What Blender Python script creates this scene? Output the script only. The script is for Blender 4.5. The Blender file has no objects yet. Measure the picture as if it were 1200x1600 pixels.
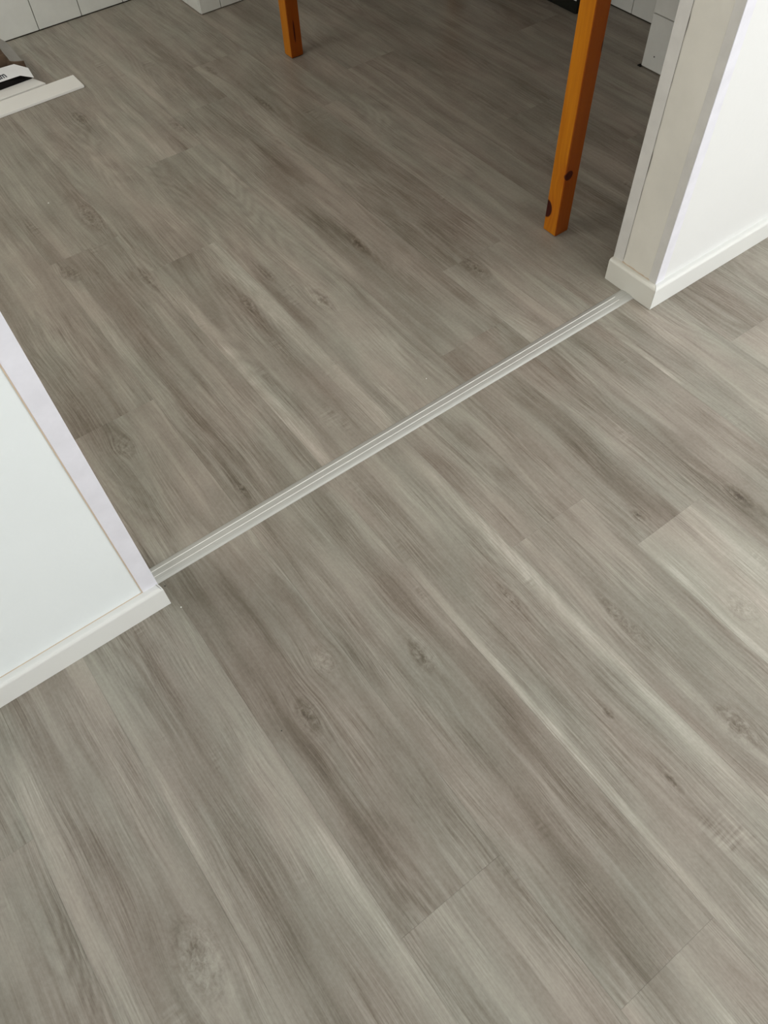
import bpy, bmesh, math, random
from mathutils import Vector, Matrix

random.seed(7)
scene = bpy.context.scene
COL = scene.collection

# ------------------------------------------------------------------ camera
cam_data = bpy.data.cameras.new('camera')
cam = bpy.data.objects.new('camera', cam_data)
COL.objects.link(cam)
cam_data.sensor_fit = 'VERTICAL'
cam_data.sensor_height = 36.0
cam_data.lens = 1200.366 / 1600.0 * 36.0
cam_data.clip_start = 0.02
right = Vector((0.80339813, -0.5945472, -0.03263549))
down = Vector((-0.50863812, -0.65675063, -0.55674579))
fwd = Vector((0.30957827, 0.46388818, -0.8300416))
m = Matrix((right, -down, -fwd)).transposed().to_4x4()
m.translation = Vector((0, 0, 1.2))
cam.matrix_world = m
scene.camera = cam

# ------------------------------------------------------------------ world, light, exposure
world = bpy.data.worlds.new('world')
scene.world = world
world.use_nodes = True
world.node_tree.nodes['Background'].inputs[0].default_value = (0.80, 0.90, 1.0, 1)
world.node_tree.nodes['Background'].inputs[1].default_value = 1.0

def area_light(name, loc, rot, sx, sy, power, colour):
    l = bpy.data.lights.new(name, 'AREA')
    l.shape = 'RECTANGLE'
    l.size = sx
    l.size_y = sy
    l.energy = power
    l.color = colour
    o = bpy.data.objects.new(name, l)
    o.location = loc
    o.rotation_euler = rot
    COL.objects.link(o)
    return o

# daylight through a window per room; right and side lamps are added fill
area_light('window_daylight_near', (1.95, -1.97, 1.40), (math.radians(90), 0, 0), 1.3, 1.25, 41.0, (1.0, 0.99, 0.975))
area_light('added_fill_right', (2.67, -0.75, 1.40), (math.radians(90), 0, math.radians(90)), 1.1, 1.2, 15.0, (0.93, 0.965, 1.0))  # unseen lamp added to brighten and cool the right of the floor
area_light('added_fill_side', (-1.27, -0.95, 1.20), (math.radians(90), 0, math.radians(-90)), 1.2, 1.5, 12.5, (0.98, 0.98, 0.99))  # unseen lamp added to lighten the jamb
area_light('window_daylight_far', (-0.87, 2.05, 1.45), (math.radians(90), 0, math.radians(-90)), 1.2, 1.1, 15.0, (1.0, 0.95, 0.86))

scene.view_settings.view_transform = 'Standard'
scene.view_settings.look = 'None'
scene.view_settings.exposure = 0.0
scene.view_settings.gamma = 1.0
scene.view_settings.use_curve_mapping = False


# ------------------------------------------------------------------ node helpers
class NT:
    def __init__(self, mat):
        self.t = mat.node_tree
        self.n = self.t.nodes
        self.l = self.t.links

    def new(self, kind, **kw):
        nd = self.n.new(kind)
        for k, v in kw.items():
            setattr(nd, k, v)
        return nd

    def put(self, sock, val):
        if hasattr(val, 'is_output'):
            self.l.new(val, sock)
        else:
            sock.default_value = val

    def math(self, op, a, b=0.0, c=None, clamp=False):
        nd = self.new('ShaderNodeMath', operation=op, use_clamp=clamp)
        self.put(nd.inputs[0], a)
        self.put(nd.inputs[1], b)
        if c is not None:
            self.put(nd.inputs[2], c)
        return nd.outputs[0]

    def vec(self, x, y, z=0.0):
        nd = self.new('ShaderNodeCombineXYZ')
        for i, v in enumerate((x, y, z)):
            self.put(nd.inputs[i], v)
        return nd.outputs[0]

    def noise(self, vector, scale=1.0, detail=3.0, rough=0.5, distortion=0.0):
        nd = self.new('ShaderNodeTexNoise')
        self.l.new(vector, nd.inputs['Vector'])
        nd.inputs['Scale'].default_value = scale
        nd.inputs['Detail'].default_value = detail
        nd.inputs['Roughness'].default_value = rough
        nd.inputs['Distortion'].default_value = distortion
        return nd.outputs[0]

    def remap(self, v, a, b, c=0.0, d=1.0, smooth=False):
        nd = self.new('ShaderNodeMapRange')
        if smooth:
            nd.interpolation_type = 'SMOOTHSTEP'
        self.put(nd.inputs[0], v)
        for i, x in enumerate((a, b, c, d)):
            self.put(nd.inputs[i + 1], x)
        return nd.outputs[0]

    def mix(self, f, a, b, blend='MIX'):
        nd = self.new('ShaderNodeMix', data_type='RGBA', blend_type=blend)
        self.put(nd.inputs[0], f)
        self.put(nd.inputs[6], a)
        self.put(nd.inputs[7], b)
        return nd.outputs[2]


def material(name, colour=(0.8, 0.8, 0.8), rough=0.5, spec=0.5, metal=0.0):
    mt = bpy.data.materials.new(name)
    mt.use_nodes = True
    b = mt.node_tree.nodes['Principled BSDF']
    b.inputs['Base Color'].default_value = (*colour, 1)
    b.inputs['Roughness'].default_value = rough
    b.inputs['Specular IOR Level'].default_value = spec
    b.inputs['Metallic'].default_value = metal
    return mt, NT(mt), b


def bump(nt, b, height, strength, dist):
    nd = nt.new('ShaderNodeBump')
    nd.inputs['Strength'].default_value = strength
    nd.inputs['Distance'].default_value = dist
    nt.l.new(height, nd.inputs['Height'])
    nt.l.new(nd.outputs[0], b.inputs['Normal'])


# painted surfaces: colour with faint mottling and roller texture
def paint(name, colour, rough=0.45, mottle=0.03, bumps=0.0006, scale=60.0, blotch=3.0):
    mt, nt, b = material(name, colour, rough, 0.4)
    co = nt.new('ShaderNodeNewGeometry').outputs['Position']
    n1 = nt.noise(co, blotch, 4, 0.55)
    f = nt.remap(n1, 0.3, 0.7, 1.0 - mottle, 1.0 + mottle)
    col = nt.mix(1.0, (*colour, 1), nt.vec(f, f, f), 'MULTIPLY')
    nt.l.new(col, b.inputs['Base Color'])
    n2 = nt.noise(co, scale, 3, 0.6)
    bump(nt, b, n2, 0.5, bumps)
    return mt


WALL_LEFT = paint('white_wall_paint_cool', (0.865, 0.915, 0.92), 0.5, 0.010, 0.0016, 26.0, 5.0)
WALL = paint('white_wall_paint', (0.80, 0.81, 0.80), 0.5, 0.012, 0.0006, 70.0)
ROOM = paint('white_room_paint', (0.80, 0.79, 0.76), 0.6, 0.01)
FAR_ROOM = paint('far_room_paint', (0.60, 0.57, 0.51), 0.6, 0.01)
PLASTER = paint('cream_plaster_paint', (0.76, 0.735, 0.66), 0.55, 0.05, 0.004, 16.0, 9.0)
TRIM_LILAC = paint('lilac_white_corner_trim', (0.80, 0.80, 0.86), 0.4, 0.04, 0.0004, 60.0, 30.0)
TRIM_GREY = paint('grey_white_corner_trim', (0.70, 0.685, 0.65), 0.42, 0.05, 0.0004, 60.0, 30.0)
BASE = paint('white_baseboard_gloss', (0.79, 0.80, 0.775), 0.32, 0.015, 0.0002, 30.0)
CAULK, _n, _b = material('beige_caulk', (0.62, 0.50, 0.38), 0.6)
CEIL = paint('ceiling_paint', (0.82, 0.81, 0.78), 0.7, 0.01)
DARK, _n, _b = material('dark_gap', (0.02, 0.018, 0.015), 0.9, 0.1)
SLAB, _n, _b = material('underlay', (0.10, 0.09, 0.075), 0.9, 0.1)
CRACK, _n, _b = material('brown_grey_crack', (0.10, 0.09, 0.075), 0.9, 0.1)
GROUT = paint('grey_brown_grout', (0.16, 0.14, 0.11), 0.85, 0.1)


def tile_material():
    mt, nt, b = material('white_glazed_tile', (0.72, 0.74, 0.71), 0.18, 0.5)
    info = nt.new('ShaderNodeObjectInfo')
    co = nt.new('ShaderNodeNewGeometry').outputs['Position']
    n = nt.noise(co, 22.0, 3, 0.6)
    f = nt.math('ADD', nt.remap(n, 0.3, 0.7, 0.96, 1.02), nt.math('MULTIPLY', info.outputs['Random'], 0.05))
    nt.l.new(nt.mix(1.0, (0.80, 0.82, 0.785, 1), nt.vec(f, f, f), 'MULTIPLY'), b.inputs['Base Color'])
    bump(nt, b, nt.noise(co, 12.0, 2, 0.5), 0.4, 0.0008)
    return mt


TILE = tile_material()


# ---- printed wood of the vinyl planks -------------------------------------
# knots of the boards: (x, y, half width, half length, darkness, swirl)
KNOTS = [
    (0.117, 0.427, .016, .034, .55, .8), (0.188, 0.490, .020, .030, -.18, 1.0),
    (0.325, 0.400, .016, .036, .50, .8), (0.513, 0.395, .010, .030, .25, .5),
    (0.500, 0.144, .006, .010, .55, .7), (0.501, 0.010, .008, .018, .60, .7),
    (0.645, 0.010, .022, .045, .45, .9), (0.637, 0.240, .013, .060, .35, .8),
    (0.814, 0.137, .022, .030, .25, .8), (0.995, 0.290, .014, .034, .60, .8),
    (0.815, 0.375, .010, .016, .55, .6), (-0.188, 0.235, .030, .060, .22, 1.2),
    (0.262, 0.880, .008, .024, .60, .7), (0.125, 1.125, .022, .035, .45, 1.0),
    (0.687, 1.235, .022, .045, .38, 1.0), (0.395, 1.880, .026, .075, .30, 1.3),
    (0.255, 1.700, .018, .030, .45, .9), (0.635, 1.390, .010, .040, .55, .6),
    (0.545, 1.330, .012, .040, .45, .6), (0.775, 2.120, .018, .040, .50, .8),
    (1.006, 2.328, .012, .030, .60, .7), (1.031, 2.050, .012, .050, .45, .7),
    (0.870, 1.350, .014, .050, .40, .8), (1.036, 1.095, .020, .050, .35, 1.0),
    (0.569, 2.340, .020, .040, .35, .9), (0.400, 1.560, .012, .050, .35, .7),
]


def knot_group():
    g = bpy.data.node_groups.new('wood_knot', 'ShaderNodeTree')
    for nm in ('X', 'Y', 'CX', 'CY', 'A', 'B', 'Strength', 'Swirl', 'PushIn', 'DarkIn', 'RedIn', 'RingIn', 'Wobble'):
        g.interface.new_socket(nm, in_out='INPUT', socket_type='NodeSocketFloat')
    for nm in ('Push', 'Dark', 'Red', 'Ring'):
        g.interface.new_socket(nm, in_out='OUTPUT', socket_type='NodeSocketFloat')

    class Fake:
        node_tree = g
    nt = NT(Fake)
    i = nt.new('NodeGroupInput').outputs
    o = nt.new('NodeGroupOutput').inputs
    dx = nt.math('DIVIDE', nt.math('SUBTRACT', i['X'], i['CX']), i['A'])
    dy = nt.math('DIVIDE', nt.math('SUBTRACT', i['Y'], i['CY']), i['B'])
    r2 = nt.math('ADD', nt.math('MULTIPLY', dx, dx), nt.math('MULTIPLY', dy, dy))
    # wide falloff bends the grain around the knot, narrow falloff darkens it
    wide = nt.math('DIVIDE', 1.0, nt.math('ADD', 1.0, nt.math('MULTIPLY', r2, 0.7)))
    push = nt.math('MULTIPLY', nt.math('MULTIPLY', wide, wide), nt.math('MULTIPLY', dx, nt.math('MULTIPLY', i['A'], i['Swirl'])))
    nt.l.new(nt.math('SUBTRACT', i['PushIn'], push), o['Push'])
    core = nt.math('EXPONENT', nt.math('MULTIPLY', r2, -1.3))
    # dark tail along the grain on both ends
    dxn = nt.math('MULTIPLY', nt.math('MULTIPLY', dx, dx), -5.0)
    dyn = nt.math('MULTIPLY', nt.math('MULTIPLY', dy, dy), -0.12)
    tail = nt.math('MULTIPLY', nt.math('EXPONENT', nt.math('ADD', dxn, dyn)), 0.42)
    tot = nt.math('MULTIPLY', nt.math('ADD', nt.math('MULTIPLY', core, 0.7), tail), i['Strength'])
    nt.l.new(nt.math('ADD', i['DarkIn'], tot), o['Dark'])
    nt.l.new(nt.math('ADD', i['RedIn'], core), o['Red'])
    ph = nt.math('ADD', nt.math('MULTIPLY', nt.math('SQRT', r2), 7.5), nt.math('MULTIPLY', i['Wobble'], 9.0))
    ringv = nt.math('MULTIPLY', nt.math('SINE', ph), nt.math('EXPONENT', nt.math('MULTIPLY', r2, -0.42)))
    nt.l.new(nt.math('ADD', i['RingIn'], ringv), o['Ring'])
    return g


def floor_material():
    mt, nt, b = material('grey_oak_vinyl', (0.3, 0.28, 0.24), 0.42, 0.35)
    info = nt.new('ShaderNodeObjectInfo').outputs['Random']
    pos = nt.new('ShaderNodeNewGeometry').outputs['Position']
    sep = nt.new('ShaderNodeSeparateXYZ')
    nt.l.new(pos, sep.inputs[0])
    X, Y = sep.outputs[0], sep.outputs[1]
    push, dark, red, kring = 0.0, 0.0, 0.0, 0.0
    kw = nt.noise(nt.vec(nt.math('MULTIPLY', X, 38.0), nt.math('MULTIPLY', Y, 22.0), 1.7), 1.0, 3, 0.6)
    grp = knot_group()
    for k in KNOTS:
        nd = nt.new('ShaderNodeGroup')
        nd.node_tree = grp
        nt.l.new(X, nd.inputs['X'])
        nt.l.new(Y, nd.inputs['Y'])
        for nm, v in zip(('CX', 'CY', 'A', 'B', 'Strength', 'Swirl'), k):
            nd.inputs[nm].default_value = v
        nt.put(nd.inputs['PushIn'], push)
        nt.put(nd.inputs['DarkIn'], dark)
        nt.put(nd.inputs['RedIn'], red)
        nt.put(nd.inputs['RingIn'], kring)
        nt.l.new(kw, nd.inputs['Wobble'])
        push, dark, red, kring = nd.outputs
    off = nt.math('MULTIPLY', info, 61.7)
    # slow sideways wander of the grain
    wob = nt.noise(nt.vec(nt.math('MULTIPLY', X, 5.0), nt.math('MULTIPLY', Y, 2.2), off), 1.0, 2, 0.5)
    wx = nt.math('ADD', nt.math('ADD', X, push), nt.math('MULTIPLY', nt.math('SUBTRACT', wob, 0.5), 0.034))
    # broad streaks
    broad = nt.noise(nt.vec(nt.math('MULTIPLY', wx, 16.0), nt.math('MULTIPLY', Y, 1.5), off), 1.0, 3, 0.55)
    mid = nt.noise(nt.vec(nt.math('MULTIPLY', wx, 60.0), nt.math('MULTIPLY', Y, 3.2), off), 1.0, 3, 0.6)
    fine = nt.noise(nt.vec(nt.math('MULTIPLY', wx, 330.0), nt.math('MULTIPLY', Y, 9.0), off), 1.0, 2, 0.6)
    hair = nt.noise(nt.vec(nt.math('MULTIPLY', wx, 620.0), nt.math('MULTIPLY', Y, 14.0), off), 1.0, 1, 0.5)
    patch = nt.noise(nt.vec(nt.math('MULTIPLY', X, 10.0), nt.math('MULTIPLY', Y, 6.0), nt.math('ADD', off, 9.0)), 1.0, 3, 0.6)
    speck = nt.noise(nt.vec(nt.math('MULTIPLY', X, 260.0), nt.math('MULTIPLY', Y, 150.0), off), 1.0, 2, 0.6)
    # cathedral rings here and there: bands that follow a stretched noise
    ring_n = nt.noise(nt.vec(nt.math('MULTIPLY', wx, 9.0), nt.math('MULTIPLY', Y, 1.3), nt.math('ADD', off, 4.0)), 1.0, 1, 0.4)
    ring = nt.math('SINE', nt.math('MULTIPLY', ring_n, 150.0))
    ring_mask = nt.remap(nt.noise(nt.vec(nt.math('MULTIPLY', X, 7.0), nt.math('MULTIPLY', Y, 2.0), nt.math('ADD', off, 21.0)), 1.0, 1, 0.5), 0.50, 0.66, 0.0, 1.0, True)
    # cross-cut saw marks in patches
    saw = nt.noise(nt.vec(nt.math('MULTIPLY', X, 26.0), nt.math('MULTIPLY', Y, 170.0), off), 1.0, 1, 0.5)
    saw_mask = nt.remap(nt.noise(nt.vec(nt.math('MULTIPLY', X, 18.0), nt.math('MULTIPLY', Y, 7.0), nt.math('ADD', off, 33.0)), 1.0, 2, 0.5), 0.64, 0.74, 0.0, 1.0, True)

    att = nt.new('ShaderNodeAttribute')
    att.attribute_name = 'tone'
    tsep = nt.new('ShaderNodeSeparateColor')
    nt.l.new(att.outputs['Color'], tsep.inputs[0])
    tone = nt.math('MULTIPLY', nt.math('SUBTRACT', tsep.outputs[0], 0.5), 1.0)
    hue = tsep.outputs[1]

    def cen(v, amp):
        return nt.math('MULTIPLY', nt.math('SUBTRACT', v, 0.5), amp)
    v = nt.math('ADD', cen(broad, 0.34), cen(mid, 0.30))
    gmask = nt.remap(nt.noise(nt.vec(nt.math('MULTIPLY', X, 14.0), nt.math('MULTIPLY', Y, 5.0), nt.math('ADD', off, 90.0)), 1.0, 2, 0.5), 0.38, 0.62, 0.35, 1.25, True)
    v = nt.math('ADD', v, nt.math('MULTIPLY', nt.math('ADD', cen(fine, 0.40), cen(hair, 0.36)), gmask))
    # crisp-edged lighter and darker bands
    band = nt.noise(nt.vec(nt.math('MULTIPLY', wx, 20.0), nt.math('MULTIPLY', Y, 1.0), nt.math('ADD', off, 14.0)), 1.0, 1, 0.45)
    v = nt.math('ADD', v, nt.remap(band, 0.545, 0.565, 0.0, 0.085, True))
    v = nt.math('SUBTRACT', v, nt.remap(band, 0.425, 0.40, 0.0, 0.05, True))
    v = nt.math('ADD', v, nt.math('MULTIPLY', kring, 0.042))
    v = nt.math('ADD', v, cen(patch, 0.34))
    v = nt.math('ADD', v, cen(speck, 0.20))
    v = nt.math('ADD', v, nt.math('MULTIPLY', nt.math('MULTIPLY', ring, ring_mask), 0.045))
    v = nt.math('ADD', v, nt.math('MULTIPLY', cen(saw, 0.5), saw_mask))
    # grain inside a knot is rough and mottled
    rough_k = nt.noise(nt.vec(nt.math('MULTIPLY', X, 110.0), nt.math('MULTIPLY', Y, 80.0), 3.0), 1.0, 3, 0.7, 1.0)
    v = nt.math('ADD', v, nt.math('MULTIPLY', cen(rough_k, 1.1), nt.math('MINIMUM', red, 1.0)))
    v = nt.math('SUBTRACT', v, nt.math('MULTIPLY', dark, 0.42))
    v = nt.math('ADD', v, tone)
    v = nt.math('ADD', v, cen(info, 0.10))
    # thin dark cracks along the grain
    cr = nt.noise(nt.vec(nt.math('MULTIPLY', wx, 75.0), nt.math('MULTIPLY', Y, 1.9), nt.math('ADD', off, 50.0)), 1.0, 2, 0.55)
    crack = nt.remap(cr, 0.70, 0.78, 0.0, 0.16, True)
    v = nt.math('SUBTRACT', v, crack)
    ramp = nt.new('ShaderNodeValToRGB')
    e = ramp.color_ramp.elements
    e[0].position = 0.0
    e[0].color = (0.095, 0.078, 0.058, 1)
    e[1].position = 1.0
    e[1].color = (0.60, 0.575, 0.515, 1)
    for p, c in ((0.25, (0.190, 0.165, 0.132, 1)), (0.5, (0.310, 0.285, 0.243, 1)), (0.72, (0.415, 0.388, 0.334, 1))):
        x = e.new(p)
        x.color = c
    nt.l.new(nt.math('ADD', v, 0.5, clamp=True), ramp.inputs[0])
    # hue drift between pinkish and greenish grey
    hn = nt.noise(nt.vec(nt.math('MULTIPLY', X, 11.0), nt.math('MULTIPLY', Y, 3.5), nt.math('ADD', off, 71.0)), 1.0, 2, 0.5)
    hv = nt.math('ADD', nt.remap(hn, 0.35, 0.65, 0.0, 1.0), nt.math('SUBTRACT', hue, 0.5), clamp=True)
    tint = nt.mix(hv, (0.978, 1.002, 0.985, 1), (1.03, 0.988, 0.978, 1))
    col = nt.mix(1.0, ramp.outputs[0], tint, 'MULTIPLY')
    nt.l.new(col, b.inputs['Base Color'])
    nt.l.new(nt.math('ADD', 0.40, cen(fine, 0.2)), b.inputs['Roughness'])
    h = nt.math('ADD', nt.math('MULTIPLY', fine, 0.7), nt.math('MULTIPLY', nt.math('MULTIPLY', saw, saw_mask), 0.5))
    bump(nt, b, h, 0.35, 0.0005)
    return mt


OAK = floor_material()

# tonal strokes of the printed boards: x0,y0,x1,y1,half width,brightness,pinkness
STROKES = [
    (.414, .50, .414, -.20, .009, .17, 0), (.435, .49, .430, -.20, .024, .05, 0),
    (.385, .56, .380, -.10, .026, -.07, .15), (.366, .56, .365, .46, .018, -.05, .5),
    (.010, .72, .030, .20, .034, .06, 0), (.085, .74, .090, .20, .030, -.06, 0),
    (.138, .735, .135, .537, .012, -.08, 0), (.305, .34, .297, .03, .014, -.14, 0),
    (.296, .06, .297, -.15, .030, -.10, 0), (.513, .353, .507, .268, .012, -.10, 0),
    (.572, .47, .575, -.05, .018, .12, 0), (.640, .30, .622, .165, .012, -.13, 0),
    (.869, .327, .880, .248, .006, -.16, 0), (.860, .30, .860, -.3, .10, .10, 0),
    (.565, .75, .575, .48, .016, .10, .1), (.70, .62, .72, .48, .050, -.06, .1),
    (.840, .60, .833, .36, .040, -.07, .1), (.99, .45, .985, .29, .012, -.14, 0),
    (.60, .75, .62, .50, .020, -.05, 0), (1.13, .62, 1.14, .40, .018, .07, 0),
    (1.18, .62, 1.19, .40, .030, -.07, 0), (1.39, .78, 1.39, .57, .09, -.11, .3),
    (1.39, .55, 1.39, .30, .09, .08, 0), (-.122, .72, -.122, .15, .007, .09, 0),
    (-.07, .65, -.06, .20, .040, -.03, 0), (-.30, .62, -.300, .30, .012, .06, .1),
    (-.25, .74, -.24, .40, .030, -.08, .2), (-.40, .50, -.38, .10, .08, -.06, .2),
    (.19, .55, .20, .05, .030, -.04, .25), (.20, .25, .21, -.15, .03, .02, .4),
    (.08, .35, .10, 0, .05, .03, -.2), (.93, .30, .95, .00, .04, .04, 0),
    (.036, .72, .036, .12, .012, .07, 0), (-.07, .40, -.06, .0, .05, -.06, .2), (-.23, .45, -.21, .0, .06, -.07, .25), (.01, .25, .02, -.1, .05, -.03, .2), (.575, .47, .575, -.05, .009, .08, 0), (.572, .78, .575, .5, .010, .06, .1),
    (.20, .78, .21, .55, .02, -.06, .1), (.24, .75, .24, .30, .012, -.06, 0), (.595, .46, .60, 0, .010, -.05, 0),
    (.775, .32, .775, -.2, .009, .09, 0), (.755, .40, .755, 0, .012, -.05, 0), (1.115, .60, 1.118, .40, .010, .08, 0),
    (-.303, .60, -.303, .3, .007, .05, 0), (-.145, .6, -.145, .2, .012, -.05, 0),
    # far room
    (.585, 1.57, .578, 1.24, .022, .10, 0), (.578, 1.24, .589, .86, .020, .09, 0),
    (.562, 1.54, .522, 1.12, .014, -.10, .25), (.427, 1.40, .430, .85, .010, .12, 0),
    (.248, 1.70, .256, 1.19, .015, .09, 0), (.10, 1.25, .12, .86, .060, -.10, 0),
    (.20, 1.5, .20, 1.0, .03, -.03, 0), (.625, 1.50, .620, 1.20, .020, -.11, .1),
    (.797, 2.0, .796, 1.3, .014, .10, 0), (.84, 1.75, .85, 1.3, .03, -.04, .2),
    (.899, 1.86, .897, 1.71, .006, -.20, 0), (.844, 1.54, .872, 1.35, .008, -.14, 0),
    (.792, 2.62, .800, 2.16, .012, .12, 0), (.670, 2.15, .683, 1.99, .012, .14, 0),
    (.50, 1.75, .52, 1.60, .07, -.09, .3), (.614, 2.30, .612, 2.03, .012, .13, 0),
    (.73, 1.9, .72, 1.75, .02, -.06, 0), (1.43, 2.2, 1.43, 2.08, .07, -.07, 0),
    (.975, 1.12, .985, .86, .015, .05, 0), (1.04, 1.3, 1.05, 1.15, .03, -.08, 0),
    (1.0, 1.45, .96, 1.15, .02, -.06, 0), (.50, 2.0, .50, 1.85, .05, .03, 0),
    (.254, .83, .253, .72, .005, -.18, 0), (.264, .95, .255, .83, .005, -.14, 0),
    (1.16, 1.7, 1.17, 1.3, .02, .04, 0), (.03, 1.3, .03, 1.7, .05, -.07, 0),
]


def tone_at(x, y, xa=-9.0, xb=9.0):
    t, h = 0.0, 0.0
    for x0, y0, x1, y1, w, s, p in STROKES:
        if not xa < (x0 + x1) / 2 < xb:
            continue          # a printed stroke ends at the edge of its board
        dx, dy = x1 - x0, y1 - y0
        L = dx * dx + dy * dy
        k = max(0.0, min(1.0, ((x - x0) * dx + (y - y0) * dy) / L))
        ex = (x - x0 - k * dx) / w
        ey = (y - y0 - k * dy) / 0.035
        g = math.exp(-(ex * ex + ey * ey))
        t += s * g * 1.3
        h += p * g
    return t, h


# ------------------------------------------------------------------ object helpers
def link(name, me, mat=None, parent=None, loc=None):
    o = bpy.data.objects.new(name, me)
    if mat is not None and me is not None:
        me.materials.append(mat)
    COL.objects.link(o)
    if parent is not None:
        o.parent = parent
    if loc is not None:
        o.location = loc
    return o


def tag(o, label=None, cat=None, group=None, kind=None):
    for k, v in (('label', label), ('category', cat), ('group', group), ('kind', kind)):
        if v:
            o[k] = v
    return o


def empty(name, loc, rz=0.0):
    o = bpy.data.objects.new(name, None)
    o.location = loc
    o.rotation_euler = (0, 0, rz)
    o.empty_display_size = 0.05
    COL.objects.link(o)
    return o


def mesh(name, bm, mat, parent=None, loc=None, smooth=False):
    me = bpy.data.meshes.new(name)
    bmesh.ops.recalc_face_normals(bm, faces=bm.faces[:])
    bm.to_mesh(me)
    bm.free()
    if smooth:
        for p in me.polygons:
            p.use_smooth = True
    return link(name, me, mat, parent, loc)


def box_bm(x0, y0, z0, x1, y1, z1, bev=0.0, seg=1, bm=None):
    bm = bm or bmesh.new()
    r = bmesh.ops.create_cube(bm, size=1.0)
    for v in r['verts']:
        v.co = Vector(((x0 + x1) / 2 + v.co.x * (x1 - x0), (y0 + y1) / 2 + v.co.y * (y1 - y0), (z0 + z1) / 2 + v.co.z * (z1 - z0)))
    if bev:
        es = list({e for v in r['verts'] for e in v.link_edges})
        bmesh.ops.bevel(bm, geom=es, offset=bev, segments=seg, affect='EDGES', profile=0.5)
    return bm


def box(name, mat, x0, y0, z0, x1, y1, z1, bev=0.0, seg=1, parent=None):
    return mesh(name, box_bm(x0, y0, z0, x1, y1, z1, bev, seg), mat, parent)


def prism(name, mat, pts, axis, a0, a1, parent=None, bev=0.0, shear0=None, shear1=None, smooth=False):
    """extrude a 2-D profile along an axis; shear functions mitre the ends"""
    bm = bmesh.new()
    rings = []
    for a, sh in ((a0, shear0), (a1, shear1)):
        ring = []
        for p, q in pts:
            t = a + (sh(p, q) if sh else 0.0)
            co = {'x': (t, p, q), 'y': (p, t, q), 'z': (p, q, t)}[axis]
            ring.append(bm.verts.new(co))
        rings.append(ring)
    n = len(pts)
    for i in range(n):
        bm.faces.new((rings[0][i], rings[0][(i + 1) % n], rings[1][(i + 1) % n], rings[1][i]))
    bm.faces.new(rings[0])
    bm.faces.new(rings[1][::-1])
    if bev:
        bmesh.ops.bevel(bm, geom=bm.edges[:], offset=bev, segments=1, affect='EDGES')
    return mesh(name, bm, mat, parent, smooth=smooth)


# ------------------------------------------------------------------ room shell
YF, YB = 0.759, 0.882          # faces of the partition wall
XL, XR = 0.032, 1.259          # ends of the partition on both sides of the opening
NX0, NX1, NY0 = -1.3, 2.7, -2.0
FX0, FX1, FY1 = -0.9, 2.242, 2.936
H = 2.4

floor = box('floor', SLAB, NX0 - .1, NY0 - .1, -0.06, NX1 + .1, FY1 + .1, -0.004)
tag(floor, 'grey-brown oak-look vinyl plank floor running through both rooms', kind='structure')
ceiling = box('ceiling', CEIL, NX0 - .1, NY0 - .1, H, NX1 + .1, FY1 + .1, H + 0.1)
tag(ceiling, 'plain white ceiling over both rooms', kind='structure')


def plank(x0, x1, y0, y1, fine=True):
    g = 0.00008
    xa, xb, ya, yb = x0 + g, x1 - g, y0 + g, y1 - g
    if fine:
        xs = [xa, xa + .0006, x0 + .006, x0 + .011] + [x0 + (x1 - x0) * (i + .25) / 12.5 for i in range(1, 12)] + [x1 - .011, x1 - .006, xb - .0006, xb]
        ny = max(2, int(round((y1 - y0) / 0.075)))
        ys = [ya, ya + .0009] + [y0 + (y1 - y0) * i / ny for i in range(1, ny)] + [yb - .0009, yb]
    else:
        xs = [xa, xa + .0009, xb - .0006, xb]
        ys = [ya, ya + .0009, yb - .0009, yb]
    vs, fs, cs = [], [], []
    for j, y in enumerate(ys):
        for i, x in enumerate(xs):
            edge = i in (0, len(xs) - 1) or j in (0, len(ys) - 1)
            vs.append((x - x0, y - y0, -0.00012 if edge else 0.0))
            t, h = tone_at(x, y, x0, x1) if fine else (0, 0)
            cs.append((0.5 + t, 0.5 + h * 0.5, 0.5, 1.0))
    nx = len(xs)
    for j in range(len(ys) - 1):
        for i in range(nx - 1):
            a = j * nx + i
            fs.append((a, a + 1, a + nx + 1, a + nx))
    # four sides down to the underlay
    b = len(vs)
    for x, y in ((xa, ya), (xb, ya), (xb, yb), (xa, yb)):
        vs.append((x - x0, y - y0, -0.004))
        cs.append((.5, .5, .5, 1))
    c0, c1, c2, c3 = 0, nx - 1, len(ys) * nx - 1, (len(ys) - 1) * nx
    fs.append(tuple([b, b + 1] + [i for i in range(c1, c0 - 1, -1)]))
    fs.append(tuple([b + 2, b + 3] + [c3 + i for i in range(nx)]))
    fs.append(tuple([b + 1, b + 2] + [j * nx + nx - 1 for j in range(len(ys) - 1, -1, -1)]))
    fs.append(tuple([b + 3, b] + [j * nx for j in range(len(ys))]))
    me = bpy.data.meshes.new('plank')
    me.from_pydata(vs, [], fs)
    at = me.color_attributes.new('tone', 'FLOAT_COLOR', 'POINT')
    for i, c in enumerate(cs):
        at.data[i].color = c
    return link('plank', me, OAK, floor, (x0, y0, 0))


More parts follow.
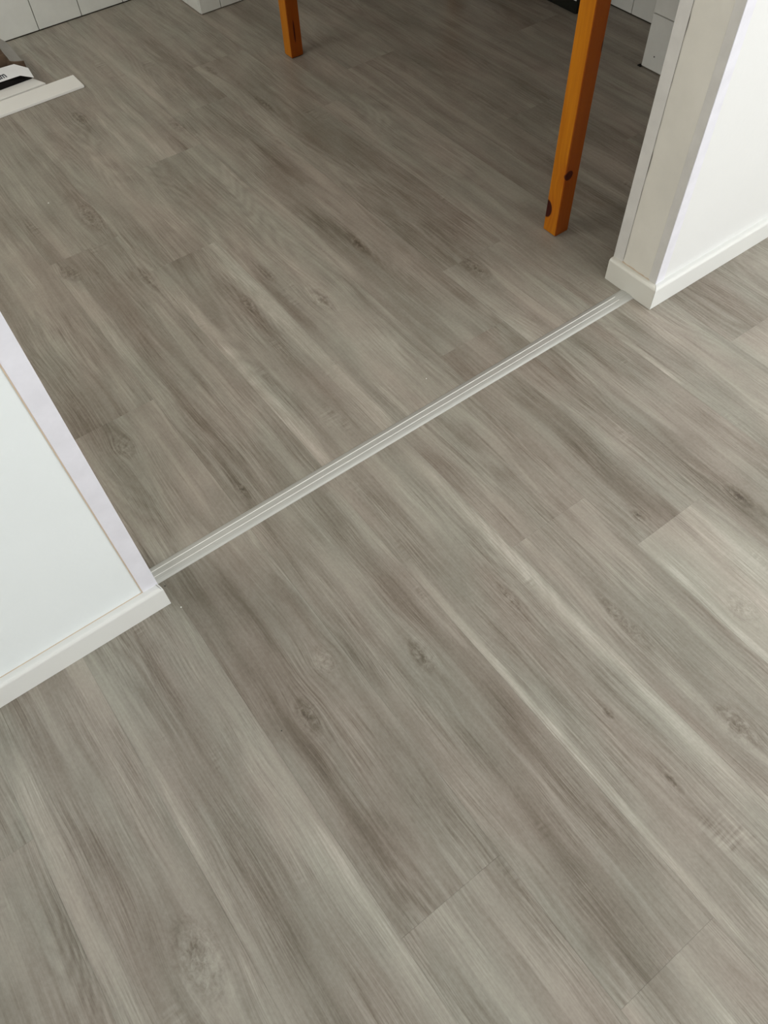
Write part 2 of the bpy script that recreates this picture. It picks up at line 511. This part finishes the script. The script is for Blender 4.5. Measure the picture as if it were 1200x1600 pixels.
PL = 1.24
rnd = random.Random(3)
near_joint = {-3: .52, 0: .09, 1: -.145, 3: .466, 4: .333, 7: .567, 2: -.32, -1: -.12, -2: .03, 5: -.25, 6: -.25, 8: .18}
k = -8
for k in range(-8, 15):
    x0, x1 = .0476 + .1796 * k, .0476 + .1796 * (k + 1)
    if x0 > NX1 or x1 < NX0:
        continue
    x0, x1 = max(x0, NX0), min(x1, NX1)
    j = near_joint.get(k, rnd.uniform(-.6, .5))
    ys = sorted([NY0] + [v for v in (j - 2 * PL, j - PL, j, j + PL) if NY0 + .02 < v < .79] + [.812])
    for a, b_ in zip(ys[:-1], ys[1:]):
        plank(x0, x1, a, b_, fine=(-4 <= k <= 9 and b_ > -.5))
far_joint = {-2: 1.75, -1: 1.20, 0: 1.757, 1: 1.58, 2: 1.988, 3: .921, 4: 1.138, 5: 1.93, 6: 2.058, 7: 1.535, 8: 1.25, 9: 1.9}
for k in range(-7, 12):
    x0, x1 = .232 + .1838 * k, .232 + .1838 * (k + 1)
    if x0 > FX1 or x1 < FX0:
        continue
    x0, x1 = max(x0, FX0), min(x1, FX1)
    j = far_joint.get(k, rnd.uniform(.9, 2.0))
    ys = sorted([.812] + [v for v in (j - PL, j, j + PL) if .83 < v < FY1 - .02] + [FY1])
    for a, b_ in zip(ys[:-1], ys[1:]):
        plank(x0, x1, a, b_, fine=(k >= -3))

# partition with the opening
wl = box('wall_left', WALL_LEFT, NX0, YF, 0, XL, YB, H)
tag(wl, 'white painted wall left of the opening', kind='structure')
wr = box('wall_right', WALL, XR, YF, 0, NX1, YB, H)
tag(wr, 'white painted wall right of the opening', kind='structure')
wh = box('wall_header', WALL, XL, YF, 2.08, XR, YB, H)
tag(wh, 'white wall over the opening', kind='structure')
# cream plaster skin of the right jamb, slightly uneven, with a crack line along the board
bm = bmesh.new()
ny_, nz_ = 8, 60
grid = []
for a in range(nz_ + 1):
    row = []
    for c in range(ny_ + 1):
        y = .779 + (.8555 - .779) * c / ny_
        z = 2.08 * a / nz_
        d = .0010 + .0007 * math.sin(z * 21 + c) * math.sin(c * 1.7 + z * 5) + (0.0012 * math.exp(-((z - .09) / .05) ** 2) * math.sin(c * 2.1 + z * 90))
        if c in (0, ny_):
            d = .0002
        row.append(bm.verts.new((XR - d, y, z)))
    grid.append(row)
for a in range(nz_):
    for c in range(ny_):
        bm.faces.new((grid[a][c], grid[a][c + 1], grid[a + 1][c + 1], grid[a + 1][c]))
skin = mesh('plaster', bm, PLASTER, wr, smooth=True)
tag(skin, 'cream plaster face of the jamb between two corner strips')


def l_trim(name, mat_a, mat_b, cx, cy, sx, sy, wx, wy, label, th=.0014):
    """angle profile on a wall corner at (cx, cy): legs run along x (wx) and along y (wy); sx, sy point away from the wall"""
    t = empty(name, (cx, cy, 0))
    # leg on the face whose normal is sy*y
    xa, xb = sorted((sx * th, -sx * wx))
    ya, yb = sorted((0.0, sy * th))
    box('front_leg', mat_a, xa, ya, 0, xb, yb, 2.08, .0005, 1, t)
    # leg on the face whose normal is sx*x
    xa, xb = sorted((0.0, sx * th))
    ya, yb = sorted((0.0, -sy * wy))
    box('side_leg', mat_b, xa, ya, 0, xb, yb, 2.08, .0005, 1, t)
    tag(t, label, kind='structure')
    return t


t1 = l_trim('trim_1', TRIM_LILAC, TRIM_LILAC, XL, YF, 1, -1, .0265, .022, 'lilac-white corner strip on the end of the left wall')
box('caulk_line', CAULK, -.0283, -.0011, .056, -.0265, .0, 2.08, 0, 1, t1)
l_trim('trim_2', TRIM_LILAC, TRIM_GREY, XR, YF, -1, -1, .026, .020, 'grey and lilac corner strip on the front corner of the right wall')
t3 = l_trim('trim_3', TRIM_GREY, TRIM_GREY, XR, YB, -1, 1, .026, .0265, 'pale grey corner strip on the back corner of the right wall')
vs, fs = [], []
for i in range(131):
    z = .064 + (2.08 - .064) * i / 130
    wv = .00035 + .0005 * abs(math.sin(i * 1.31) * math.sin(i * .37 + 1)) + (.0010 if i in (14, 15, 16, 31, 32) else 0)
    vs += [(-.0017, -.0268, z), (-.0017, -.0268 - wv, z)]
    if i:
        b0 = 2 * i
        fs.append((b0 - 2, b0 - 1, b0 + 1, b0))
gm = bpy.data.meshes.new('gap_line')
gm.from_pydata(vs, [], fs)
link('gap_line', gm, CRACK, t3)

# baseboards: 56 mm high with a rounded top edge
BH, BT = .056, .0145


def base_profile():
    """(depth from wall, z)"""
    pts = [(0, .0006), (BT, .0006), (BT, BH - .007)]
    for a in (22, 45, 68):
        r = math.radians(a)
        pts.append((BT - .007 + .007 * math.cos(r), BH - .007 + .007 * math.sin(r)))
    pts += [(BT - .007, BH), (0, BH)]
    return pts


prof = [(YF - d, z) for d, z in base_profile()]
bl = prism('baseboard_left', BASE, prof, 'x', NX0, .0325, shear1=lambda p, q: (YF - p) * .24)
tag(bl, 'white baseboard along the foot of the left wall', kind='structure')
ret = prism('end_piece', BASE, [(XL + d * .10, z) for d, z in base_profile()], 'y', YF - .002, .790, parent=bl)
tag(ret, 'thin white return cut at the baseboard end')
slab = bmesh.new()
for x, y in ((.0288, .7597), (.0294, .7600), (.0336, .7443), (.0330, .7441)):
    slab.verts.new((x, y, BH + .0003))
slab.verts.ensure_lookup_table()
slab.faces.new(slab.verts[:])
mesh('mitre_crack', slab, CRACK, bl)
box('caulk_line', CAULK, NX0, YF - .0012, BH, .004, YF, BH + .0008, 0, 1, bl)
br = prism('baseboard_right', BASE, prof, 'x', XR, NX1, shear0=lambda p, q: -(YF - p) + .0007)
tag(br, 'white baseboard along the foot of the right wall', kind='structure')
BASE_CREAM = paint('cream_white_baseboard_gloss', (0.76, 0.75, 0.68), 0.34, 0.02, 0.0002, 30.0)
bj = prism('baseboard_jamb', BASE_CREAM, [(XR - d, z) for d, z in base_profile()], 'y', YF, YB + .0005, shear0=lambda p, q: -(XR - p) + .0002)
tag(bj, 'short cream-white baseboard block across the end of the right wall', kind='structure')
box('caulk_line', CAULK, XR - .0022, .776, BH - .0002, XR, .857, BH + .0018, 0, 1, bj)

# outer walls
def window_wall(axis, name, label, mat, u0, u1, w0, w1, z0, z1, at_, th, opening_name, opening_label):
    """wall with one opening; u runs along the wall"""
    def bx(ua, ub, za, zb, p, nm='wall_part', mt=mat, d0=0.0, d1=1.0, bev=0):
        a0, a1 = sorted((at_ + th * d0, at_ + th * d1))
        if axis == 'y':
            return box(nm, mt, ua, a0, za, ub, a1, zb, bev, 1, p)
        return box(nm, mt, a0, ua, za, a1, ub, zb, bev, 1, p)
    bmw = bmesh.new()
    a0, a1 = sorted((at_, at_ + th))
    for ua, ub, za, zb in ((u0, w0, 0, H), (w1, u1, 0, H), (w0, w1, 0, z0), (w0, w1, z1, H)):
        if axis == 'y':
            box_bm(ua, a0, za, ub, a1, zb, bm=bmw)
        else:
            box_bm(a0, ua, za, a1, ub, zb, bm=bmw)
    w = mesh(name, bmw, mat)
    tag(w, label, kind='structure')
    win = empty(opening_name, (0, 0, 0))
    tag(win, opening_label, kind='structure')
    f = .05
    bx(w0, w0 + f, z0, z1, win, 'frame', BASE, .3, .7)
    bx(w1 - f, w1, z0, z1, win, 'frame', BASE, .3, .7)
    bx(w0 + f, w1 - f, z0, z0 + f, win, 'frame', BASE, .3, .7)
    bx(w0 + f, w1 - f, z1 - f, z1, win, 'frame', BASE, .3, .7)
    mid_ = (w0 + w1) / 2
    bx(mid_ - .025, mid_ + .025, z0 + f, z1 - f, win, 'mullion', BASE, .3, .7)
    bx(w0 - .03, w1 + .03, z0 - .03, z0 - .001, win, 'sill', BASE, -.25, .3)
    bx(w0 + f, mid_ - .025, z0 + f, z1 - f, win, 'pane', GLASS, .48, .52)
    bx(mid_ + .025, w1 - f, z0 + f, z1 - f, win, 'pane', GLASS, .48, .52)
    return w


GLASS, _n, _b = material('window_glass', (1, 1, 1), 0.02)
_b.inputs['Transmission Weight'].default_value = 1.0

window_wall('y', 'wall_near', 'white wall with a window behind the camera', ROOM, NX0, NX1, 1.25, 2.65, .75, 2.05, NY0, -.12, 'window_1', 'white framed window of the near room')
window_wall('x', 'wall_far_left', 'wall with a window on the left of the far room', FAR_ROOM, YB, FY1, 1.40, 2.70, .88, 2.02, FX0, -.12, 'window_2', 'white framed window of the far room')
window_wall('x', 'wall_near_left', 'white wall with an added tall window on the left of the near room', ROOM, NY0, YF, -1.58, -.32, .42, 1.98, NX0, -.12, 'added_window_3', 'added tall white framed window of the near room, out of view')  # window added for the lamp that lightens the jamb
window_wall('x', 'wall_near_right', 'white wall with an added window on the right of the near room', ROOM, NY0, YF, -1.33, -.17, .77, 2.03, NX1, .12, 'added_window_4', 'added white framed window, out of view, on the right of the near room')  # window added for the lamp that brightens the right floor


# tiled walls of the far room --------------------------------------------------
TS, TP, TT, SH = .1515, .154, .006, 4
tile_mesh = {}


def tile(parent, axis, u0, u1, z0, z1, face, out):
    """glazed tile with its front at `face`; out = +-1 is the direction it looks"""
    key = (axis, round(u1 - u0, 4), round(z1 - z0, 4), out)
    if key not in tile_mesh:
        a, b2 = sorted((0.0, -out * TT))
        if axis == 'y':
            bmt = box_bm(0, a, 0, u1 - u0, b2, z1 - z0, .0010, 1)
        else:
            bmt = box_bm(a, 0, 0, b2, u1 - u0, z1 - z0, .0010, 1)
        me = bpy.data.meshes.new('tile')
        bmt.to_mesh(me)
        bmt.free()
        me.materials.append(TILE)
        tile_mesh[key] = me
    o = bpy.data.objects.new('tile', tile_mesh[key])
    o.location = (u0, face, z0) if axis == 'y' else (face, u0, z0)
    o.parent = parent
    COL.objects.link(o)
    return o


def tile_field(parent, axis, seams, face, out, z_first=.1475, rows=SH):
    z = .0025
    for r in range(rows):
        z1 = z_first if r == 0 else z + TS
        for a, b2 in zip(seams[:-1], seams[1:]):
            tile(parent, axis, a + .00125, b2 - .00125, z, z1, face, out)
        z = z1 + .0025
    return z


def seams_from(first, step, lo, hi):
    s = [first]
    while s[0] - step > lo:
        s.insert(0, s[0] - step)
    if s[0] - lo > .01:
        s.insert(0, lo)
    while s[-1] + step < hi:
        s.append(s[-1] + step)
    if hi - s[-1] > .01:
        s.append(hi)
    return s


CX0, CX1, CY = 1.1615, 1.62, 2.672        # boxed-in column
RX, RY = 2.0245, 1.499                    # chimney breast on the right
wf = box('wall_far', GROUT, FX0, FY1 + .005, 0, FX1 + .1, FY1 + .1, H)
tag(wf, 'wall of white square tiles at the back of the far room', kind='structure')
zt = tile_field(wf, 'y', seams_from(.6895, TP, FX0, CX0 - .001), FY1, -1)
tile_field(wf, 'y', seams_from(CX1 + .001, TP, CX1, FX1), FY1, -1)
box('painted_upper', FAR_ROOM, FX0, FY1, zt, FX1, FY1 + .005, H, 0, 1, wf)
wc = box('wall_column', GROUT, CX0 + .005, CY + .005, 0, CX1 - .005, FY1 + .004, H)
tag(wc, 'white tiled column standing out from the back wall', kind='structure')
tile_field(wc, 'y', [CX0, 1.239] + [1.239 + TP * i for i in (1, 2)] + [CX1], CY, -1)
tile_field(wc, 'x', [CY + .0065, 2.775, FY1], CX0, -1)
tile_field(wc, 'x', [CY + .0065, 2.775, FY1], CX1, 1)
box('painted_upper', FAR_ROOM, CX0, CY, zt, CX1, FY1, H, 0, 1, wc)
wfr = box('wall_far_right', GROUT, FX1 + .005, YB, 0, FX1 + .1, FY1 + .005, H)
tag(wfr, 'white tiled wall on the right of the far room', kind='structure')
tile_field(wfr, 'x', seams_from(1.745, TP, RY, FY1), FX1, -1)
box('painted_upper', FAR_ROOM, FX1, RY, zt, FX1 + .005, FY1, H, 0, 1, wfr)
wch = box('wall_chimney', GROUT, RX + .005, YB, 0, FX1 + .004, RY - .005, H)
tag(wch, 'white tiled projecting wall beside the jamb in the far room', kind='structure')
tile_field(wch, 'x', seams_from(RY - TP, TP, YB, RY), RX, -1, z_first=.146)
tile_field(wch, 'y', [RX + .0065, RX + .112, FX1], RY, 1, z_first=.146)
box('painted_upper', FAR_ROOM, RX, YB, zt, FX1, RY, H, 0, 1, wch)
bm = bmesh.new()
bmesh.ops.create_cone(bm, cap_ends=True, segments=12, radius1=.0022, radius2=.0018, depth=.0008, matrix=Matrix.Translation((RX - .0002, 1.459, .0405)) @ Matrix.Rotation(math.radians(-90), 4, 'Y'))
mesh('chip', bm, DARK, wch)
box('dark_joint', DARK, RX - .006, RY - .004, .0001, RX + .006, RY + .008, .0022, 0, 1, wch)

# ------------------------------------------------------------------ aluminium threshold strip
def alu():
    mt, nt, b = material('brushed_aluminium', (0.60, 0.61, 0.57), 0.38, 0.5, 0.35)
    co = nt.new('ShaderNodeNewGeometry').outputs['Position']
    sc = nt.new('ShaderNodeMapping')
    nt.l.new(co, sc.inputs[0])
    sc.inputs['Scale'].default_value = (6, 900, 60)
    n = nt.noise(sc.outputs[0], 1.0, 3, 0.6)
    f = nt.remap(n, 0.3, 0.7, 0.88, 1.08)
    nt.l.new(nt.mix(1.0, (0.60, 0.605, 0.575, 1), nt.vec(f, f, f), 'MULTIPLY'), b.inputs['Base Color'])
    bump(nt, b, n, 0.25, 0.0003)
    return mt


ALU = alu()
RIDGE, _n, _b = material('bright_aluminium_ridge', (0.95, 0.95, 0.92), 0.3, 0.5, 0.0)
th = empty('threshold_strip', (.64, .8123, 0))
tag(th, 'brushed aluminium transition strip with two bright ridges across the opening', 'threshold')
w2 = .0188
pts = []
for i in range(13):
    u = -1 + 2 * i / 12
    pts.append((u * w2, .0006 + .0034 * (1 - abs(u) ** 3.2)))
pts = [(-w2, .0001)] + pts + [(w2, .0001)]
prism('profile', ALU, pts, 'x', -.6055, .604, parent=th, smooth=False)
for yy in (-.0046, .0080):
    r_ = prism('ridge', RIDGE, [(yy - .0006, .0030), (yy - .0005, .0045), (yy + .0005, .0045), (yy + .0006, .0030)], 'x', -.6055, .573, parent=th)
tag(r_, 'bright raised ridge')

# ------------------------------------------------------------------ pine table
def pine(name, knots):
    mt, nt, b = material(name, (0.5, 0.2, 0.03), 0.34, 0.25)
    tc = nt.new('ShaderNodeTexCoord').outputs['Object']
    sp = nt.new('ShaderNodeSeparateXYZ')
    nt.l.new(tc, sp.inputs[0])
    x, y, z = sp.outputs
    info = nt.new('ShaderNodeObjectInfo').outputs['Random']
    red = 0.0
    swirl = 0.0
    for kx, ky, kz, a, c in knots:
        dx = nt.math('DIVIDE', nt.math('SUBTRACT', x, kx), a)
        dy = nt.math('DIVIDE', nt.math('SUBTRACT', y, ky), a)
        dz = nt.math('DIVIDE', nt.math('SUBTRACT', z, kz), c)
        r2 = nt.math('ADD', nt.math('ADD', nt.math('MULTIPLY', dx, dx), nt.math('MULTIPLY', dy, dy)), nt.math('MULTIPLY', dz, dz))
        red = nt.math('ADD', red, nt.remap(r2, .75, 1.1, 1.0, 0.0, True))
        swirl = nt.math('ADD', swirl, nt.math('EXPONENT', nt.math('MULTIPLY', r2, -0.25)))
    u = nt.math('ADD', nt.math('MULTIPLY', x, 1.0), nt.math('MULTIPLY', y, .8))
    g = nt.noise(nt.vec(nt.math('ADD', nt.math('MULTIPLY', u, 130.0), nt.math('MULTIPLY', swirl, 1.6)), nt.math('MULTIPLY', z, 5.0), nt.math('MULTIPLY', info, 20.0)), 1.0, 3, 0.55)
    big = nt.noise(nt.vec(nt.math('MULTIPLY', u, 25.0), nt.math('MULTIPLY', z, 3.0), 2.0), 1.0, 2, 0.5)
    v = nt.math('ADD', nt.math('MULTIPLY', g, 0.7), nt.math('MULTIPLY', big, 0.3))
    ramp = nt.new('ShaderNodeValToRGB')
    e = ramp.color_ramp.elements
    e[0].position = 0.30
    e[0].color = (0.42, 0.125, 0.003, 1)
    e[1].position = 0.68
    e[1].color = (0.60, 0.215, 0.006, 1)
    nt.l.new(v, ramp.inputs[0])
    col = nt.mix(nt.math('MULTIPLY', nt.math('MINIMUM', swirl, 1.0), 0.35), ramp.outputs[0], (0.40, 0.07, 0.006, 1))
    # front face painted darker and redder, its shade mixed with redder heartwood
    shade_heart = nt.remap(nt.math('ADD', y, nt.math('MULTIPLY', nt.math('SUBTRACT', big, 0.5), 0.004)), 0.0012, 0.0030, 0.80, 0.0, True)
    col = nt.mix(shade_heart, col, (0.22, 0.035, 0.003, 1))
    col = nt.mix(nt.math('MINIMUM', red, 1.0), col, (0.050, 0.006, 0.003, 1))
    nt.l.new(col, b.inputs['Base Color'])
    bump(nt, b, g, 0.2, 0.0004)
    return mt


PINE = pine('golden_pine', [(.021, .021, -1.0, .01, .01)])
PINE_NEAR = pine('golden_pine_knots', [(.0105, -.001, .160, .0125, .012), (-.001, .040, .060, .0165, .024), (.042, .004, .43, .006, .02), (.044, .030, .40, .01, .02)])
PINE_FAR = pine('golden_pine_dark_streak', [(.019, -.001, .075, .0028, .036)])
TX, TY = 1.2597, 1.0647
LEG = .0425
table = empty('pine_table', (TX, TY, 0))
tag(table, 'orange-varnished pine table of which two square legs show in the far room', 'table')
TL, TW = 1.207, .70     # leg spacing along y and x
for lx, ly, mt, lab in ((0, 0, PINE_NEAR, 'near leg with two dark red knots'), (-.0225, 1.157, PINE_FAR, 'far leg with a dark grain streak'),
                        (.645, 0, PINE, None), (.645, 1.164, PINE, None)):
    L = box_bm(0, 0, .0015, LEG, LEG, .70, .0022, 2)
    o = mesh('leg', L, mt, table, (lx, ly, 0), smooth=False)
    if lab:
        tag(o, lab)
    box('foot_pad', DARK, .003, .003, 0, LEG - .003, LEG - .003, .0016, 0, 1, o)
box('apron', PINE, .0425, .006, .60, .645, .028, .695, .001, 1, table)
box('apron', PINE, .0425, 1.178, .60, .645, 1.20, .695, .001, 1, table)
box('apron', PINE, .006, .0425, .60, .028, 1.164, .695, .001, 1, table)
box('apron', PINE, .660, .0425, .60, .682, 1.164, .695, .001, 1, table)
box('table_top', PINE, -.06, -.05, .70, .72, 1.26, .728, .003, 2, table)

# ------------------------------------------------------------------ packaging and mouldings by the back wall
WHITE_BOARD = paint('white_moulding', (0.93, 0.93, 0.90), 0.35, 0.01)
GREY_CARD = paint('grey_carton', (0.36, 0.35, 0.33), 0.7, 0.05, .0006, 60, 30)
BROWN_CARD = paint('brown_torn_cardboard', (0.13, 0.085, 0.055), 0.9, 0.2, .001, 200, 60)
LABEL_W, _n, _b = material('white_printed_card', (0.95, 0.97, 1.0), 0.45)
SHADE_CARD, _n, _b = material('black_shade_card', (0.012, 0.010, 0.010), 0.75, 0.2)  # black stands in for shade under the label and inside the box
INK, _n, _b = material('black_print', (0.02, 0.03, 0.05), 0.6)
PLANK_BACK = paint('plank_underside', (0.20, 0.165, 0.14), 0.7, 0.1)


def slab_poly(name, mat, pts, z0, z1, parent=None, bev=0.0, origin=None):
    ox, oy = origin or (0, 0)
    bm = bmesh.new()
    lo = [bm.verts.new((x - ox, y - oy, z0 if not isinstance(z0, (list, tuple)) else z0[i])) for i, (x, y) in enumerate(pts)]
    hi = [bm.verts.new((x - ox, y - oy, z1 if not isinstance(z1, (list, tuple)) else z1[i])) for i, (x, y) in enumerate(pts)]
    n = len(pts)
    for i in range(n):
        bm.faces.new((lo[i], lo[(i + 1) % n], hi[(i + 1) % n], hi[i]))
    bm.faces.new(lo[::-1])
    bm.faces.new(hi)
    if bev:
        bmesh.ops.bevel(bm, geom=bm.edges[:], offset=bev, segments=2, affect='EDGES')
    return mesh(name, bm, mat, parent)


s1 = slab_poly('skirting_board', WHITE_BOARD, [(-.45, 2.488), (.6535, 2.491), (.6535, 2.571), (-.45, 2.560)], .0004, .0085, bev=.0012)
tag(s1, 'foremost loose white skirting board lying on the floor by the tiled wall', 'board', 'loose white skirting boards')
s2 = slab_poly('skirting_board', WHITE_BOARD, [(-.45, 2.563), (.566, 2.582), (.5465, 2.6345), (-.45, 2.607)], .0004, .0080, bev=.001)
tag(s2, 'white skirting board between the front board and the flat carton', 'board', 'loose white skirting boards')

pk = empty('flat_carton', (.3, 2.66, 0))
tag(pk, 'flat carton, its inside shade painted black, under a white printed card label on the floor', 'carton')
slab_poly('carton_body', SHADE_CARD, [(-.45, 2.612), (.47, 2.638), (.5475, 2.645), (.543, 2.690), (.50, 2.73), (-.45, 2.715)], .0005, [.022, .022, .003, .010, .022, .022], pk, origin=(.3, 2.66))
lab = slab_poly('card_label', LABEL_W, [(.20, 2.634), (.511, 2.624), (.541, 2.589), (.5495, 2.656), (.5225, 2.704), (.482, 2.708), (.20, 2.722)], [.031, .031, .029, .029, .031, .031, .031], [.0316, .0316, .0296, .0296, .0316, .0316, .0316], pk, origin=(.3, 2.66))
tag(lab, 'white card label with large black letters')
cu = bpy.data.curves.new('letters', 'FONT')
cu.body = 'cm'
cu.size = .031
cu.offset = .0007
cu.extrude = .0002
cu.align_x = 'RIGHT'
tob = bpy.data.objects.new('tmp_letters', cu)
COL.objects.link(tob)
dg = bpy.context.evaluated_depsgraph_get()
tme = bpy.data.meshes.new_from_object(tob.evaluated_get(dg))
bpy.data.objects.remove(tob)
lt = link('letters', tme, INK, lab, (.478 - .3, 2.641 - 2.66, .0320))
tme.materials.clear()
tme.materials.append(INK)
lt.rotation_euler = (0, 0, math.radians(2))
lt.scale = (.80, 1.65, 1)

cb = empty('cardboard_box', (.2, 2.80, 0))
tag(cb, 'torn open grey cardboard box with brown edges at the far left wall foot', 'box')
ox, oy = .2, 2.80
slab_poly('body', BROWN_CARD, [(-.45, 2.735), (.512, 2.735), (.512, 2.742), (-.45, 2.742)], .0005, .052, cb, origin=(ox, oy))
slab_poly('body', GREY_CARD, [(-.45, 2.915), (.512, 2.915), (.512, 2.920), (-.45, 2.920)], .0005, .052, cb, origin=(ox, oy))
slab_poly('bottom', SHADE_CARD, [(-.45, 2.742), (.512, 2.742), (.512, 2.915), (-.45, 2.915)], .0005, .004, cb, origin=(ox, oy))
fl_ = slab_poly('end_flap', GREY_CARD, [(.518, 2.722), (.528, 2.706), (.553, 2.694), (.560, 2.874), (.548, 2.905), (.524, 2.868), (.520, 2.80)], [.036, .030, .022, .022, .028, .040, .042], [.039, .033, .025, .025, .031, .043, .045], cb, origin=(ox, oy))
tag(fl_, 'folded grey end flap with torn brown rim')
slab_poly('torn_rim', BROWN_CARD, [(.508, 2.735), (.520, 2.712), (.545, 2.690), (.553, 2.694), (.528, 2.709), (.518, 2.724), (.5215, 2.80), (.5255, 2.868), (.519, 2.870), (.513, 2.80)], .006, .036, cb, origin=(ox, oy))
for i, (ya, yb, zt_) in enumerate(((2.745, 2.79, .024), (2.792, 2.84, .020))):
    slab_poly('packed_plank', PLANK_BACK, [(-.45, ya), (.500, ya), (.500, yb), (-.45, yb)], .0045, zt_, cb, origin=(ox, oy), bev=.001)

# dark fabric box in the corner below the table, with a white tag
BAG, nt_, b_ = material('black_fabric', (0.014, 0.015, 0.011), 0.85, 0.2)
bag = empty('storage_box', (2.15, 2.02, 0))
tag(bag, 'low black box with a white tag against the right tiled wall', 'box')
box('body', BAG, -.048, -.165, .0005, .082, .22, .115, .008, 2, bag)
box('lid', BAG, -.052, -.170, .1155, .086, .225, .130, .004, 2, bag)
tg = box('tag', WHITE_BOARD, -.0500, -.160, .042, -.0482, -.130, .062, 0, 1, bag)
tag(tg, 'small white tag')

# ------------------------------------------------------------------ crumbs on the floor
CRUMB, _n, _b = material('white_plaster_crumb', (0.85, 0.84, 0.80), 0.8)
for i, (x, y, s, lab_) in enumerate(((.0462, .7265, .0016, 'tiny white plaster crumb beside the end of the left baseboard'),
                                     (.3305, 2.0000, .0026, 'tiny white crumb on the floor in front of the loose white boards'),
                                     (.7211, .8893, .0015, 'tiny white crumb just beyond the middle of the threshold strip'))):
    bm = bmesh.new()
    bmesh.ops.create_icosphere(bm, subdivisions=1, radius=s)
    for v in bm.verts:
        v.co = Vector((v.co.x * rnd.uniform(.7, 1.2), v.co.y * rnd.uniform(.7, 1.2), v.co.z * .6 * rnd.uniform(.8, 1.1)))
    zmin = min(v.co.z for v in bm.verts)
    o = mesh('plaster_crumb', bm, CRUMB, None, (x, y, -zmin + .0001))
    tag(o, lab_, 'crumb')
GRIT, _n, _b = material('dark_grit', (0.05, 0.045, 0.04), 0.8)
for i, (x, y, s, lab_) in enumerate(((.0702, .4340, .0012, 'tiny dark grit grain on a plank below the left baseboard end'),
                                     (.0433, .7819, .0014, 'tiny dark grit grain at the left end of the threshold strip'))):
    bm = bmesh.new()
    bmesh.ops.create_icosphere(bm, subdivisions=1, radius=s)
    for v in bm.verts:
        v.co = Vector((v.co.x * rnd.uniform(.7, 1.2), v.co.y * rnd.uniform(.7, 1.2), v.co.z * .6))
    zmin = min(v.co.z for v in bm.verts)
    tag(mesh('grit_grain', bm, GRIT, None, (x, y, -zmin + .0001)), lab_, 'grit')
